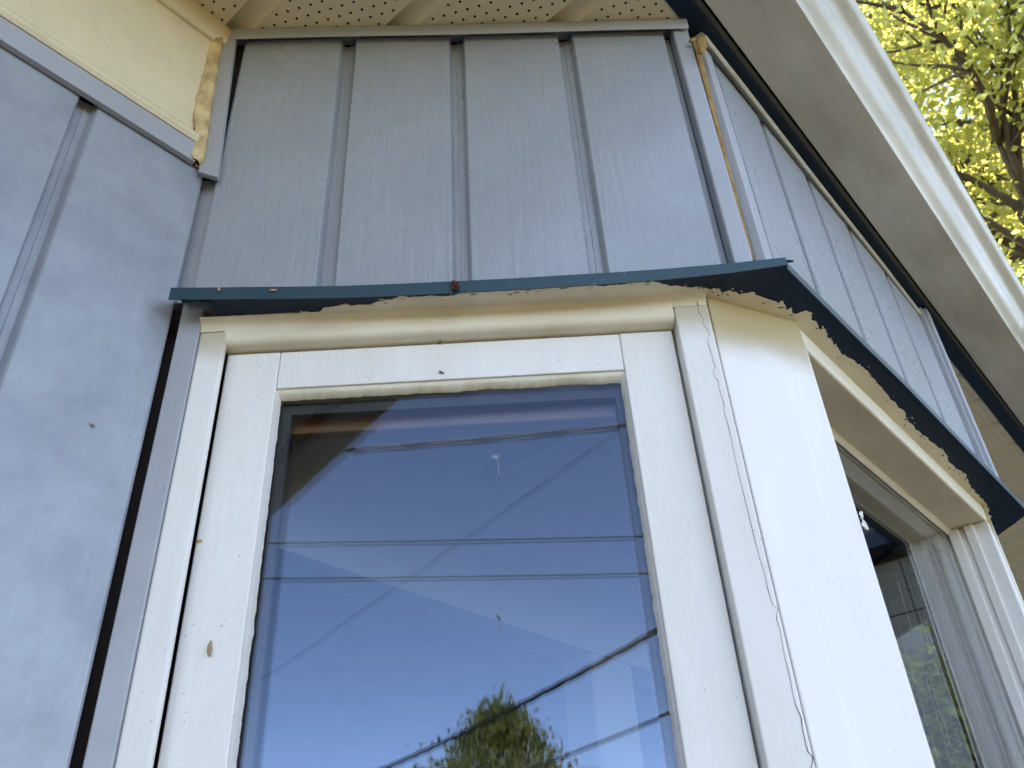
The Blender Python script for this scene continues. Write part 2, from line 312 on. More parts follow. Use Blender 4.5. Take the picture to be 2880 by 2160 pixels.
# --- soffit
mb = MB(); mb.box(FC, -6.2, 7.2, 0.26, 0.90, 2.990, 3.005); soffit = hadd('soffit', mb, DARK)
PW = 0.183; RIB = 0.0375
def panel_mesh():
    mb = MB(); y0, y1 = 0.262, 0.888
    rib = [(0, 0), (0.0022, 0.0080), (0.0060, 0.0150), (0.0120, 0.0180), (0.0180, 0.0180), (0.0240, 0.0130), (0.0320, 0.0045), (RIB, 0)]
    mb.loft([[Vector((x, y0, Z_S + z)) for x, z in rib], [Vector((x, y1, Z_S + z)) for x, z in rib]], closed=False)
    W = PW - RIB; nx = 8; cw = W / nx; ny = 34; ch = (y1 - y0) / ny; R = 0.0026
    def cell(xa, xb, ya, yb, hole):
        if not hole: mb.face([(xa, ya, Z_S), (xb, ya, Z_S), (xb, yb, Z_S), (xa, yb, Z_S)]); return
        cx, cy = (xa + xb) / 2, (ya + yb) / 2
        out = [(xa, ya), (cx, ya), (xb, ya), (xb, cy), (xb, yb), (cx, yb), (xa, yb), (xa, cy)]
        inn = [(cx + R * math.cos(a), cy + R * math.sin(a)) for a in [math.radians(225 + 45 * i) for i in range(8)]]
        a = mb.pts([(x, y, Z_S) for x, y in out]); b = mb.pts([(x, y, Z_S) for x, y in inn]); c = mb.pts([(x, y, Z_S + 0.0012) for x, y in inn])
        for i in range(8):
            j = (i + 1) % 8; mb.f.append([a[i], a[j], b[j], b[i]]); mb.f.append([b[i], b[j], c[j], c[i]])
    for r in range(ny):
        ya = y0 + r * ch; yb = ya + ch
        if r % 2 == 0:
            for k in range(nx): cell(RIB + k * cw, RIB + (k + 1) * cw, ya, yb, True)
        else:
            cell(RIB, RIB + cw / 2, ya, yb, False); cell(RIB + W - cw / 2, RIB + W, ya, yb, False)
            for k in range(nx - 1): cell(RIB + cw / 2 + k * cw, RIB + cw / 2 + (k + 1) * cw, ya, yb, True)
    return mesh_of('soffit_panel', mb, recalc=False)
pm = panel_mesh(); pm.materials.append(CREAM)
for p in pm.polygons:
    if abs(p.normal.z) < 0.999 and abs(p.normal.z) > 0.3: p.use_smooth = True
for k in range(-34, 37):
    o = add('soffit_panel', pm, CREAM, soffit); o.location.x = 0.3545 + PW * k
# --- fascia, roof and gutter
mb = MB(); mb.box(FC, -6.2, 7.2, 0.258, 0.2925, 2.9275, 2.95); fascia = hadd('fascia', mb, NAVY, bevel=0.0015, label='dark navy fascia strip between soffit and gutter')
mb = MB(); mb.box(FC, -6.2, 7.2, 0.2495, 0.2575, 2.934, 3.10); hadd('fascia_edge', mb, GREYEDGE, fascia)
mb = MB(); yz = [(0.11, 3.080), (0.11, 3.105), (5.0, 5.35), (9.6, 3.12), (9.6, 3.06), (5.0, 5.28)]
mb.loft([[Vector((x, y, z)) for y, z in yz] for x in (-6.4, 7.4)]); roof = hadd('roof', mb, ROOF)
for x in (-5.95, 6.95):
    mb = MB(); mb.loft([[Vector((x + d, y, z)) for y, z in ((0.9, 3.0), (8.95, 3.0), (8.95, 3.3), (5, 5.2), (0.9, 3.35))] for d in (-0.04, 0.04)]); hadd('gable', mb, SIDING, roof)
gp = [(0.2455, 3.075), (0.2455, 2.940), (0.2445, 2.935), (0.205, 2.9335), (0.168, 2.9338), (0.134, 2.935), (0.1292, 2.9360), (0.1275, 2.9385), (0.1210, 2.9455), (0.1120, 2.9530), (0.1040, 2.9610), (0.0990, 2.9700), (0.0965, 2.9800), (0.0940, 2.9890), (0.0885, 2.9975), (0.0800, 3.0040), (0.0700, 3.0090), (0.0625, 3.0150), (0.0585, 3.0240), (0.0575, 3.0440), (0.0595, 3.047), (0.0680, 3.047)]
gi = [(y + (0.002 if y < 0.12 else -0.002 if y > 0.24 else 0), z + (0.002 if z < 2.95 else 0.0006)) for y, z in gp]
mb = MB(); ring = gp + gi[::-1]
xs = [-6.3 + 0.45 * i for i in range(31)]
mb.loft([[Vector((x, y, z + 0.0016 * math.sin(x * 1.7 + 0.6))) for y, z in ring] for x in xs])
gutter = hadd('gutter', mb, GUTTER, bevel=0.0, label='off-white metal gutter with dirty speckled underside')
for f in gutter.data.polygons: f.use_smooth = True
gutter.data.set_sharp_from_angle(angle=math.radians(40))
for x in (2.35, 5.4):
    mb = MB(); q = [(y - 0.0012 if y < 0.2 else y + 0.0008, z - 0.0012) for y, z in gp]
    mb.loft([[Vector((xx, y, z)) for y, z in q + gp[::-1]] for xx in (x - 0.03, x + 0.03)]); hadd('gutter_seam', mb, GUTTER, gutter)
for x in (0.62, 1.32, 2.05, 2.8, 3.6):
    mb = MB(); mb.box(FC, x - 0.010, x + 0.010, 0.0600, 0.2440, 3.0475, 3.0495); hadd('gutter_hanger', mb, GREYEDGE, gutter)

# --- upper bay walls
def upper(F, name, u0, u1):
    mb = MB(); mb.box(F, u0, u1, 0.860 + 0.0225, 0.93, 2.335, 2.985); return hadd(name, mb, DARK)
bay_side = upper(FA, 'bay_side_wall', -0.39, 0.376)
g = [-0.385, -0.2045, -0.022, 0.1635, 0.348]
for i in range(4):
    z1 = 2.915
    mb = board(FA, g[i] + (0.006 if i == 0 else 0), g[i + 1] - (0.002 if i == 3 else 0), 2.33, z1, v0=0.860, lap=0.0016, start=(i == 0))
    hadd('siding_board', mb, SIDING_C, bay_side)
# corner strip at the right end, J-channel at the top, inside corner strip at the left
mb = MB(); mb.box(FA, 0.3475, 0.3742, 0.853, 0.880, 2.335, 2.926); hadd('corner_trim', mb, TRIMB, bay_side, bevel=0.003, seg=3)
mb = MB(); q = [(-0.3985, 2.900), (0.3815, 2.9045)]
prof = lambda z: [(0.846, z + 0.002), (0.8445, z + 0.007), (0.8445, z + 0.024), (0.848, z + 0.0275), (0.876, z + 0.0275), (0.876, z + 0.0245), (0.8475, z + 0.0245), (0.8475, z)]
N_ = 12; rings = []
for i in range(N_ + 1):
    t = i / N_; u = -0.3985 + t * 0.772; z = 2.9015 + 0.0015 * t
    rings.append([FA(u, v, zz + 0.0012 * math.sin(t * 9)) for v, zz in prof(z)])
mb.loft(rings); hadd('top_trim', mb, TRIMB, bay_side)
tl = [hitA(p, 0.846) for p in ((627, 103), (663, 101), (611, 498), (557, 482))]
mb = MB(); mb.loft([tl, [p + N_A * 0.010 for p in tl]]); hadd('inside_corner_trim', mb, TRIMB, bay_side, bevel=0.001)
# narrow backing in the inside corner
mb = MB(); mb.box(FA, -0.410, -0.374, 0.876, 0.90, 2.353, 2.59); hadd('corner_backing', mb, TRIMB, bay_side)
mb = MB(); mb.box(FA, -0.410, -0.374, 0.876, 0.90, 2.5905, 2.93); mb.box(FA, -0.420, -0.374, 0.893, 0.91, 1.05, 2.352); hadd('corner_backing', mb, GAP, bay_side)  # these backings carry the corner's shadow in their dark colour

mb = MB(); mb.box(FB, 0.02, UE - 0.03, 0.0225, 0.07, 2.335, 2.985); bay_front = hadd('bay_front_wall', mb, DARK)
gB = [(hitB((2173, 727)) - OB).dot(UB) - 0.006] + [uB(p) for p in ((2299, 813), (2432, 950), (2556, 1086), (2664, 1203))] + [UE - 0.036]
for i in range(5):
    mb = board(FB, gB[i], gB[i + 1], 2.33, 2.907, v0=0.0, dep=0.018, fl=0.010, bv=0.0022); hadd('siding_board', mb, SIDING_C, bay_front)
# corner trim of the front wall: its end face and its front face
mb = MB(); pl = [FB(0.0275, -0.004, 0), FB(0.058, -0.004, 0), FB(0.058, 0.014, 0), FB(0.0245, 0.014, 0), FB(0.0245, 0.008, 0)]
mb.prism(pl, 2.335, 2.905); hadd('corner_trim', mb, TRIMB, bay_front, bevel=0.0006)
mb = MB(); mb.box(FB, UE - 0.038, UE - 0.0265, -0.010, 0.02, 2.335, 2.921); mb.box(FB, UE - 0.0255, UE, -0.018, 0.02, 2.335, 2.921); hadd('corner_trim', mb, TRIMB, bay_front, bevel=0.001)
mb = MB(); rings = []
for i in range(9):
    t = i / 8; u = OB.x + 0.02 + t * (UE - 0.02); z = 2.900 + 0.0025 * math.sin(t * 11)
    rings.append([FC(u, 0.2865 + v, z + dz) for v, dz in ((-0.014, 0.002), (-0.0155, 0.009), (-0.0125, 0.0115), (-0.0125, 0.017), (-0.009, 0.024), (0.012, 0.024), (0.012, 0.021), (-0.011, 0.0))])
mb.loft(rings); hadd('top_trim', mb, TRIMG, bay_front)
bay_far = upper(FDU, 'bay_far_wall', -0.39, 0.376)
for i in range(4):
    mb = board(FDU, g[i], g[i + 1], 2.33, 2.915, v0=0.860); hadd('siding_board', mb, SIDING_C, bay_far)
mb = MB(); mb.box(FDU, -0.3985, 0.376, 0.8445, 0.876, 2.903, 2.929); hadd('top_trim', mb, TRIMB, bay_far)

# --- drip flashing round the bay
lowp = [(473, 842), (590, 841.5), (700, 840), (830, 839), (960, 837), (1120, 831), (1300, 822), (1460, 814), (1600, 805), (1730, 797), (1860, 787), (1960, 777), (2060, 766), (2140, 755), (2215, 744)]
hts = [0.0195, 0.0195, 0.0195, 0.0195, 0.0195, 0.0195, 0.0190, 0.0190, 0.0188, 0.0185, 0.0180, 0.017, 0.0155, 0.0140, 0.0125]
drip = []                                            # (low point, face height, inner point at wall)
for p, h_ in zip(lowp, hts):
    P = hitW(p, 0.822); drip.append((P, h_))
TIP = drip[-1][0]
nA = len(drip)
ZB_ = TIP.z - 0.001
bl = [hitZ(p, ZB_) for p in ((2215, 756), (2307, 848), (2400, 941), (2550, 1088), (2715, 1259), (2893, 1443))]
drip_b = [(Vector((p.x, p.y, ZB_)), 0.0145) for i, p in enumerate(bl)]
FTIP = drip_b[-1][0]
fl_dir = Vector((-U_A.x, U_A.y, 0)) * -1             # far side runs back to the main wall
far = [(FTIP + fl_dir * s + Vector((0, 0, -0.004 * s)), 0.017) for s in (0.02, 0.25, 0.5, 0.80)]
stations = drip + drip_b + far
def wall_in(P, i):
    """point on the wall behind a drip station"""
    if i < nA - 1: return FA(U_A.dot(P), 0.872, 0)
    if i == nA - 1 or i == nA: return FA(0.372, 0.872, 0) if i == nA - 1 else FB(0.004, 0.010, 0)
    if i < nA + len(bl) - 1: return FB((P - OB).dot(UB), 0.012, 0)
    Q = Vector((2 * XU - P.x, P.y + OB.y - CE.y, 0)); return FDU(min(U_A.dot(Q), 0.372), 0.872, 0)
mb = MB(); rings = []
for i, (P, h_) in enumerate(stations):
    I = wall_in(P, i); din = (I - Vector((P.x, P.y, 0))); din.z = 0; L_ = din.length; din.normalize()
    zi = 2.318
    ring = [P + din * 0.0012, P, P + Vector((0, 0, h_)), P + din * 0.003 + Vector((0, 0, h_ + 0.0012)),
            Vector((I.x, I.y, P.z + h_ + 0.016)), Vector((I.x, I.y, P.z + h_ + 0.012)), P + din * 0.004 + Vector((0, 0, h_ - 0.001)), P + din * 0.0016 + Vector((0, 0, 0.004))]
    rings.append(ring)
mb.loft(rings); flashing = hadd('drip_flashing', mb, TEAL, label='chipped blue metal drip edge above the bay window')
# small folded lip at the corner tip
lip = hitW((2232, 734), 0.819)
mb = MB(); mb.loft([[TIP + Vector((0, 0, 0.004)), TIP + Vector((0, 0, 0.0085)), TIP + Vector((0.002, 0.004, 0.006))], [lip + Vector((0, 0, -0.0015)), lip + Vector((0, 0, 0.0015)), lip + Vector((0.001, 0.003, 0))]]); hadd('folded_lip', mb, NAVY, flashing)
# underside board (navy) and cream paint brushed over its inner part
def inner(P, i):
    if i <= nA - 3: return FAW(min(max(U_W.dot(P - PIV) - 0.33, -0.385), 0.293), 0.866, 0)
    if i == nA - 2: return P6 + MID * 0.02
    if i == nA - 1: return P6 + MID * 0.06
    if i == nA: return P6 + MID * 0.11
    if i < nA + len(bl) - 1: return FWN(max((P - OW).dot(UW), 0.0) + 0.0, 0.004, 0)
    if i == nA + len(bl) - 1:
        Q = P6 + MID * 0.08; return Vector((2 * XW - Q.x, Q.y - 0.006, 0))
    Q = Vector((2 * XW - P.x, P.y + 0.006, 0)); return FDW(min(U_W.dot(Q - PIV) - 0.33, 0.293), 0.866, 0)
def ext(I, P): d = (I - Vector((P.x, P.y, 0))).normalized(); return I + d * 0.05
def z_in(i): return 2.3090
mb = MB(); rings = []
for i, (P, h_) in enumerate(stations):
    if i == 0: continue
    I = inner(P, i); E = ext(I, P); I3 = Vector((I.x, I.y, z_in(i))); d = (I - Vector((P.x, P.y, 0))).normalized(); A0 = P + d * 0.002 + Vector((0, 0, 0.0008))
    E3 = Vector((E.x, E.y, z_in(i)))
    rings.append([A0, I3, E3, E3 + Vector((0, 0, 0.006)), I3 + Vector((0, 0, 0.006)), A0 + Vector((0, 0, 0.005))])
mb.loft(rings); hadd('flashing_underside', mb, NAVY, flashing, label='dark navy underside of the drip edge')
tvals = [0.97, 0.96, 0.95, 0.90, 0.42, 0.18, 0.03, 0.02, 0.06, 0.14, 0.24, 0.42, 0.62, 0.74, 0.78, 0.78, 0.74, 0.64, 0.62, 0.62, 0.70, 0.85, 0.85, 0.85, 0.85]
mb = MB(); bnd = []; inn = []
r2 = random.Random(3)
dense = []
for i in range(1, len(stations) - 1):
    (P, _), (Q, _) = stations[i], stations[i + 1]; n = max(2, int((Q - P).length / 0.0016)) if i < nA + len(bl) - 1 else 3
    I, J = inner(P, i), inner(Q, i + 1)
    for k in range(n):
        a = k / n; D = P.lerp(Q, a); E = I.lerp(J, a); t = tvals[i] * (1 - a) + tvals[i + 1] * a
        dense.append((D, E, t, i))
path = 0.0; prev = None
for D, E, t, i in dense:
    if prev is not None: path += (D - prev).length
    prev = D
    nz = 0.42 * noise.noise(Vector((path * 13, 1.3, 0))) + 0.20 * noise.noise(Vector((path * 44, 4.1, 0))) + (0.0 if i > nA + 1 else 1.0) * (0.08 * noise.noise(Vector((path * 110, 9.0, 0))) + 0.03 * noise.noise(Vector((path * 300, 2.0, 0)))) + (0.05 * noise.noise(Vector((path * 200, 2.0, 0))) if i > nA + 1 else 0)
    k = 0.45 if (i > nA + 1 and i <= nA + 5) or i < 3 else 1.0
    tt = min(max(t + nz * k * (1 if 3 <= i else 0.25), 0.045), 0.985)
    I3 = Vector((E.x, E.y, 2.3090)); S = D + Vector((0, 0, 0.0008))
    Bp = S.lerp(I3, tt) - Vector((0, 0, 0.0011)); bnd.append(Bp); inn.append(I3 - Vector((0, 0, 0.0012)) + (I3 - S).normalized() * 0.004)
for a in range(len(bnd) - 1):
    mb.f.append(mb.pts([bnd[a], bnd[a + 1], inn[a + 1], inn[a]]))
    mb.f.append(mb.pts([bnd[a] + Vector((0, 0, 0.001)), bnd[a + 1] + Vector((0, 0, 0.001)), bnd[a + 1], bnd[a]]))
# loose islands of chipped paint in both directions
paint = hadd('paint_overlap', mb, HEADP, flashing, recalc=False, label='cream paint with a ragged edge over the navy underside')
for nm, m_, cnt, lo, hi, zoff, seed in (('paint_chip', NAVY, 60, 0.02, 0.16, -0.0004, 5), ('paint_chip', HEADP, 26, -0.12, -0.02, -0.0004, 11)):
    rr = random.Random(seed); mb = MB()
    for c in range(cnt):
        j = rr.randrange(int(len(bnd) * 0.10), int(len(bnd) * 0.90)); D, E, t, i = dense[j]; f = rr.uniform(lo, hi) * (0.6 + rr.random())
        I3 = Vector((E.x, E.y, 2.3090)); d = I3 - D; q = bnd[j] + d * f + Vector((0, 0, zoff))
        du = d.normalized(); dv = du.cross(Vector((0, 0, 1))).normalized(); s = rr.uniform(0.0004, 0.0013); lng = rr.uniform(1.0, 6.0)
        if (q - D).dot(du) < 0.002 or (q - D).dot(du) > d.length * 0.97: continue
        ring = [q + (du * math.cos(a) + dv * math.sin(a) * lng) * s * rr.uniform(0.55, 1.15) for a in [2 * math.pi * k / 7 for k in range(7)]]
        mb.loft([ring, [p + Vector((0, 0, 0.0009)) for p in ring]])
    o = hadd('paint_chip', mb, m_, flashing); o['kind'] = 'stuff'

# --- bay window
def frame_side(F, name, lab):
    B = lambda: MB()
    cv = [(0.8648, 2.2960), (0.8640, 2.3000), (0.8620, 2.3035), (0.8585, 2.3060), (0.8540, 2.3072), (0.8540, 2.3096), (0.955, 2.335)]
    lo = [(0.955, Z_H + 0.0030), (0.8740, Z_H + 0.0005), (0.8695, Z_H + 0.0015), (0.8660, Z_H + 0.0045), (0.8645, Z_H + 0.0090)]
    mb = B(); mb.loft([[F(u, v, z + 0.0004 * noise.noise(Vector((u * 14, v * 30, 1)))) for v, z in lo + cv] for u in [-0.3278 + 0.5778 * k / 16 for k in range(17)]])
    head = hadd(name, mb, HEADP, label=lab)
    for f in head.data.polygons: f.use_smooth = True
    head.data.set_sharp_from_angle(angle=math.radians(50))
    for ua, ub in ((-0.3585, -0.3280), (0.2503, 0.2945)):
        mb = B(); mb.loft([[F(u, v, z) for v, z in [(0.955, 2.2937), (0.8650, 2.2937)] + cv] for u in (ua, ub)]); hadd('head_end', mb, HEADP, head)
    mb = B(); mb.box(F, -0.3445, -0.3425, 0.873, 0.955, 1.06, 2.272); mb.box(F, -0.3424, -0.316, 0.9275, 0.955, 1.06, 2.272); hadd('gap', mb, GAP, head)
    mb = B(); mb.box(F, -0.3585, -0.3232, 0.8635, 0.8725, 1.06, 2.2930); hadd('jamb', mb, JAMBP, head, bevel=0.004, seg=3)
    mb = B(); mb.box(F, 0.2510, 0.2950, 0.8635, 0.95, 1.06, 2.2930); hadd('jamb', mb, JAMBP, head, bevel=0.002, seg=2)
    mb = B(); mb.box(F, -0.3285, 0.2510, 0.9285, 0.95, 2.252, 2.272); mb.box(F, -0.3285, -0.316, 0.9285, 0.95, 1.10, 2.252); mb.box(F, 0.240, 0.2510, 0.9285, 0.95, 1.10, 2.252); hadd('rebate', mb, DARK, head)
    mb = B(); mb.box(F, -0.40, 0.33, 0.835, 0.97, 1.02, 1.06); hadd('sill', mb, WHITE, head, bevel=0.004)
    return head
JAMBP = mat('jamb paint', (0.78, 0.76, 0.745), 0.42, 0.4, blotch=(0.64, 0.60, 0.52), blotch_scale=14, blotch_amt=0.4, stretch=(1, 1, 0.3), bump=0.25, bump_scale=70, bump_stretch=(1, 1, 0.15), specks=0.42, stain=((0.46, 0.37, 0.22), 2.235, 0.055, 0.75))
def casement(F, name, lab, FG):
    S0, S1 = -0.326, 0.2480; I0, I1 = -0.258, 0.1795; ZT, ZI, ZB, ZJ = 2.2700, 2.213, 1.075, 1.15
    mb = MB(); mb.box(F, I0 - 0.004, I1 + 0.004, 0.9075, 0.9165, ZI - 0.026, ZI - 0.0125); mb.box(F, I0 - 0.004, I0 + 0.0165, 0.9075, 0.9165, ZJ, ZI - 0.026)
    mb.box(F, I1 - 0.0125, I1 + 0.004, 0.9075, 0.9165, ZJ, ZI - 0.026); mb.box(F, I0, I1, 0.9075, 0.9165, ZJ - 0.004, ZJ + 0.012)
    cs = hadd(name, mb, GASKET, label=lab)
    mb = MB(); mb.box(F, S0, I0, 0.8842, 0.926, ZB, ZT); hadd('stile', mb, WHITE, cs, bevel=0.0022)
    mb = MB(); mb.box(F, I1, S1, 0.8840, 0.926, ZB, ZT + 0.0006); hadd('stile', mb, WHITE, cs, bevel=0.0022)
    mb = MB(); mb.box(F, I0 + 0.0004, I1 - 0.0004, 0.8846, 0.926, ZI, ZT - 0.0004); hadd('rail', mb, WHITE, cs, bevel=0.0016)
    mb = MB(); mb.box(F, I0 + 0.0004, I1 - 0.0004, 0.8846, 0.926, ZB, ZJ); hadd('rail', mb, WHITE, cs, bevel=0.0016)
    # glazing beads, their inner paint edge ragged
    rb = random.Random(21)
    def bead(pts_front, pts_back, seed):
        mb = MB(); n = 260; rings = []
        for k in range(n + 1):
            t = k / n; a = Vector(pts_front[0]).lerp(Vector(pts_front[1]), t); b = Vector(pts_back[0]).lerp(Vector(pts_back[1]), t)
            c = Vector(((a.x + b.x) / 2, 0, (a.z + b.z) / 2)); w_ = (b - a); j = 1 + 0.10 * noise.noise(Vector((t * 34, seed, 0))) + 0.16 * noise.noise(Vector((t * 9, seed + 5, 0)))
            wn = Vector((w_.x, 0, w_.z)).normalized() * (0.0010 * noise.noise(Vector((t * 75, seed, 2))) + 0.0007 * noise.noise(Vector((t * 210, seed, 4)))); b2 = Vector((a.x + w_.x * j, b.y, a.z + w_.z * j)) + wn; o_ = Vector((a.x - w_.x * 0.2, b.y, a.z - w_.z * 0.2))
            rings.append([F(*a), F(*(a.lerp(b2, 0.5) + Vector((0, -0.0012, 0)))), F(*b2), F(*(b2 + Vector((0, 0.0012, 0)))), F(*(o_ + Vector((0, 0.0012, 0))))])
        return mb.loft(rings)
    hadd('glazing_bead', bead(((I0, 0.8875, ZI), (I1, 0.8875, ZI)), ((I0, 0.8985, ZI - 0.0100), (I1, 0.8985, ZI - 0.0100)), 2), CREAMW, cs, smooth=True)
    hadd('glazing_bead', bead(((I0, 0.8875, ZJ), (I0, 0.8875, ZI - 0.001)), ((I0 + 0.0040, 0.8990, ZJ), (I0 + 0.0040, 0.8990, ZI - 0.001)), 7), WHITE, cs)
    hadd('glazing_bead', bead(((I1, 0.8875, ZJ), (I1, 0.8875, ZI - 0.001)), ((I1 - 0.0055, 0.8990, ZJ), (I1 - 0.0055, 0.8990, ZI - 0.001)), 12), WHITE, cs)
    mb = MB(); mb.box(FG, I0 - 0.003, I1 + 0.003, 0.9012, 0.9042, ZJ - 0.003, ZI + 0.003); hadd('pane', mb, GLASS, cs)
    mb = MB(); a = [FG(u, v + (z - 1.7) * 0.0014, z) for z in (ZJ - 0.003, ZI + 0.003) for u, v in ((I0 - 0.003, 0.9185), (I1 + 0.003, 0.9185), (I1 + 0.003, 0.9220), (I0 - 0.003, 0.9220))]
    mb.loft([a[:4], a[4:]]); hadd('pane', mb, GLASS, cs)
    mb = MB(); mb.box(F, I0 - 0.03, I1 + 0.03, 0.930, 0.948, ZI - 0.040, ZI + 0.03); hadd('inner_rail', mb, WOOD, cs, bevel=0.003)
    for a, b in ((I0 - 0.05, I0 + 0.006), (I1 - 0.012, I1 + 0.05)):
        mb = MB(); mb.box(F, a, b, 0.930, 0.948, ZJ, ZI - 0.041); hadd('inner_stile', mb, WOOD, cs, bevel=0.003)
    return cs
CREAMW = mat('cream bead paint', (0.72, 0.69, 0.58), 0.45, 0.35, blotch=(0.50, 0.40, 0.24), blotch_scale=14, blotch_amt=0.45, bump=0.2, bump_scale=60)
side_frame = frame_side(FAW, 'window_frame', 'cream and white frame round the tall side casement')
casement(FAW, 'casement_window', 'white casement sash whose glass mirrors blue sky and wires', FPA)
# strip between the main wall and the jamb
mb = MB(); mb.box(FAW, -0.388, -0.3588, 0.8625, 0.885, 1.06, 2.345); hadd('edge_strip', mb, TRIMB, side_frame, bevel=0.002)
far_frame = frame_side(FDW, 'window_frame', 'frame round the far side casement'); casement(FDW, 'casement_window', 'casement on the far side of the bay', FDP)
# corner posts, chamfered
def corner_post(mx, lab):
    f = (lambda p: Vector((2 * XW - p.x, p.y - 0.006, 0))) if mx else (lambda p: p)
    ins = [P6 + U_A * 0.0012, P5, P5 + Vector((0.001, 0.10, 0)), P6 + N_A * 0.09 + U_A * 0.02, P6 + N_A * 0.08 + U_A * 0.0012]
    mb = MB(); mb.prism([f(p) for p in ins], 1.06, 2.3080); return hadd('corner_post', mb, POSTP, bevel=0.003, seg=3, label=lab)
post = corner_post(False, 'wide white corner post with brown stain near its top'); corner_post(True, 'white corner post at the far end of the front window')
# paint crack along the joint of jamb and post
cr = [(412, 130), (398, 200), (412, 270), (420, 335), (455, 380), (458, 440), (500, 485), (516, 545), (498, 590), (515, 660), (540, 720), (545, 780), (570, 825), (550, 885), (565, 930), (597, 965), (600, 1010), (625, 1100), (655, 1190), (650, 1225), (662, 1290), (690, 1380), (728, 1540), (748, 1659)]
crp = [(1840 + x * 0.3014, 780 + y * 0.3014) for x, y in cr] + [(1920 + x * 0.434, 1440 + y * 0.434) for x, y in ((460, 150), (497, 290), (530, 390), (552, 500), (582, 600), (615, 622), (608, 690), (635, 780), (660, 930), (690, 1050), (715, 1180), (735, 1260), (768, 1330), (775, 1400), (800, 1510), (812, 1555), (848, 1590), (832, 1659), (820, 1720))]
mb = MB(); rings = []
for i, p in enumerate(crp):
    a = hitW(p, 0.8632); w_ = 0.00016 + 0.00016 * (i % 3 == 0) + 0.00022 * (i > 34)
    u_ = U_A * w_; rings.append([a - u_, a + u_, a + u_ + N_A * 0.002, a - u_ + N_A * 0.002])
mb.loft(rings); hadd('paint_crack', mb, CRACK, post)
# front window (between the posts)
WL = 2 * XW - P5.x - P5.x                            # clear width between posts
mb = MB(); mb.box(FWN, -0.005, WL + 0.005, 0.005, 0.12, Z_H, 2.3085)
fw = hadd('front_window', mb, HEADP, bevel=0.005, seg=3, label='front bay window with deep cream head reveal')
mb = MB(); mb.box(FWN, 0.0, WL, 0.105, 0.16, Z_H - 0.0012, 2.335); hadd('head_lining', mb, HEADP, fw)
mb = MB(); mb.box(FWN, WL - 0.016, WL + 0.01, 0.004, 0.12, 1.06, Z_H - 0.0005); hadd('jamb', mb, JAMBP, fw, bevel=0.003)
mb = MB(); mb.box(FWN, WL - 0.0215, WL - 0.0162, 0.030, 0.048, 1.06, Z_H - 0.0008); hadd('jamb_ridge', mb, WHITE, fw, bevel=0.002)
mb = MB(); mb.box(FWN, WL - 0.0215, WL - 0.0162, 0.058, 0.078, 1.06, Z_H - 0.0008); hadd('jamb_ridge', mb, WHITE, fw, bevel=0.002)
mb = MB(); mb.box(FWN, -0.0, 0.016, 0.004, 0.12, 1.06, Z_H - 0.0005); hadd('jamb', mb, JAMBP, fw, bevel=0.003)
mb = MB(); rings = []
for k in range(60):
    u = 0.016 + (WL - 0.0375) * k / 59; j = 0.0012 * noise.noise(Vector((u * 60, 3, 0))) + 0.0012 * noise.noise(Vector((u * 15, 8, 0)))
    rings.append([FWN(u, v, z) for v, z in ((0.070 + j, Z_H - 0.0005), (0.0755, Z_H - 0.0075 + j), (0.0785, Z_H - 0.009 + j), (0.0785, Z_H - 0.0005))])
mb.loft(rings); hadd('glazing_bead', mb, WHITE, fw)
mb = MB(); mb.box(FWN, 0.014, WL - 0.014, 0.080, 0.084, 1.09, Z_H + 0.004); hadd('pane', mb, GLASSB, fw)
mb = MB(); mb.box(FWN, -0.03, WL + 0.03, -0.03, 0.13, 1.02, 1.06); hadd('sill', mb, WHITE, fw, bevel=0.004)
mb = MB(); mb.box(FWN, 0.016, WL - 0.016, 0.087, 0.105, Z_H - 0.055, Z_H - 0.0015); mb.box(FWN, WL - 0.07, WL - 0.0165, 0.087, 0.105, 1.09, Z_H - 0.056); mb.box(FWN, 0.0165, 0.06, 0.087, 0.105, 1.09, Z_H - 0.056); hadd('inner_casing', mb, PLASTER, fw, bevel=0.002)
# apron below the windows
ap = [FA(-0.395, 0.872, 0), FA(0.30, 0.872, 0), P5 + VW * 0.01]; ap += [Vector((2 * XW - p.x, p.y - 0.006, 0)) for p in ap[::-1]]
ap2 = [p + Vector((0, 0.08, 0)) for p in ap]
mb = MB(); mb.loft([[Vector((p.x, p.y, z)) for p in ap + ap2[::-1]] for z in (0.0, 1.02)]); hadd('apron_wall', mb, SIDING)

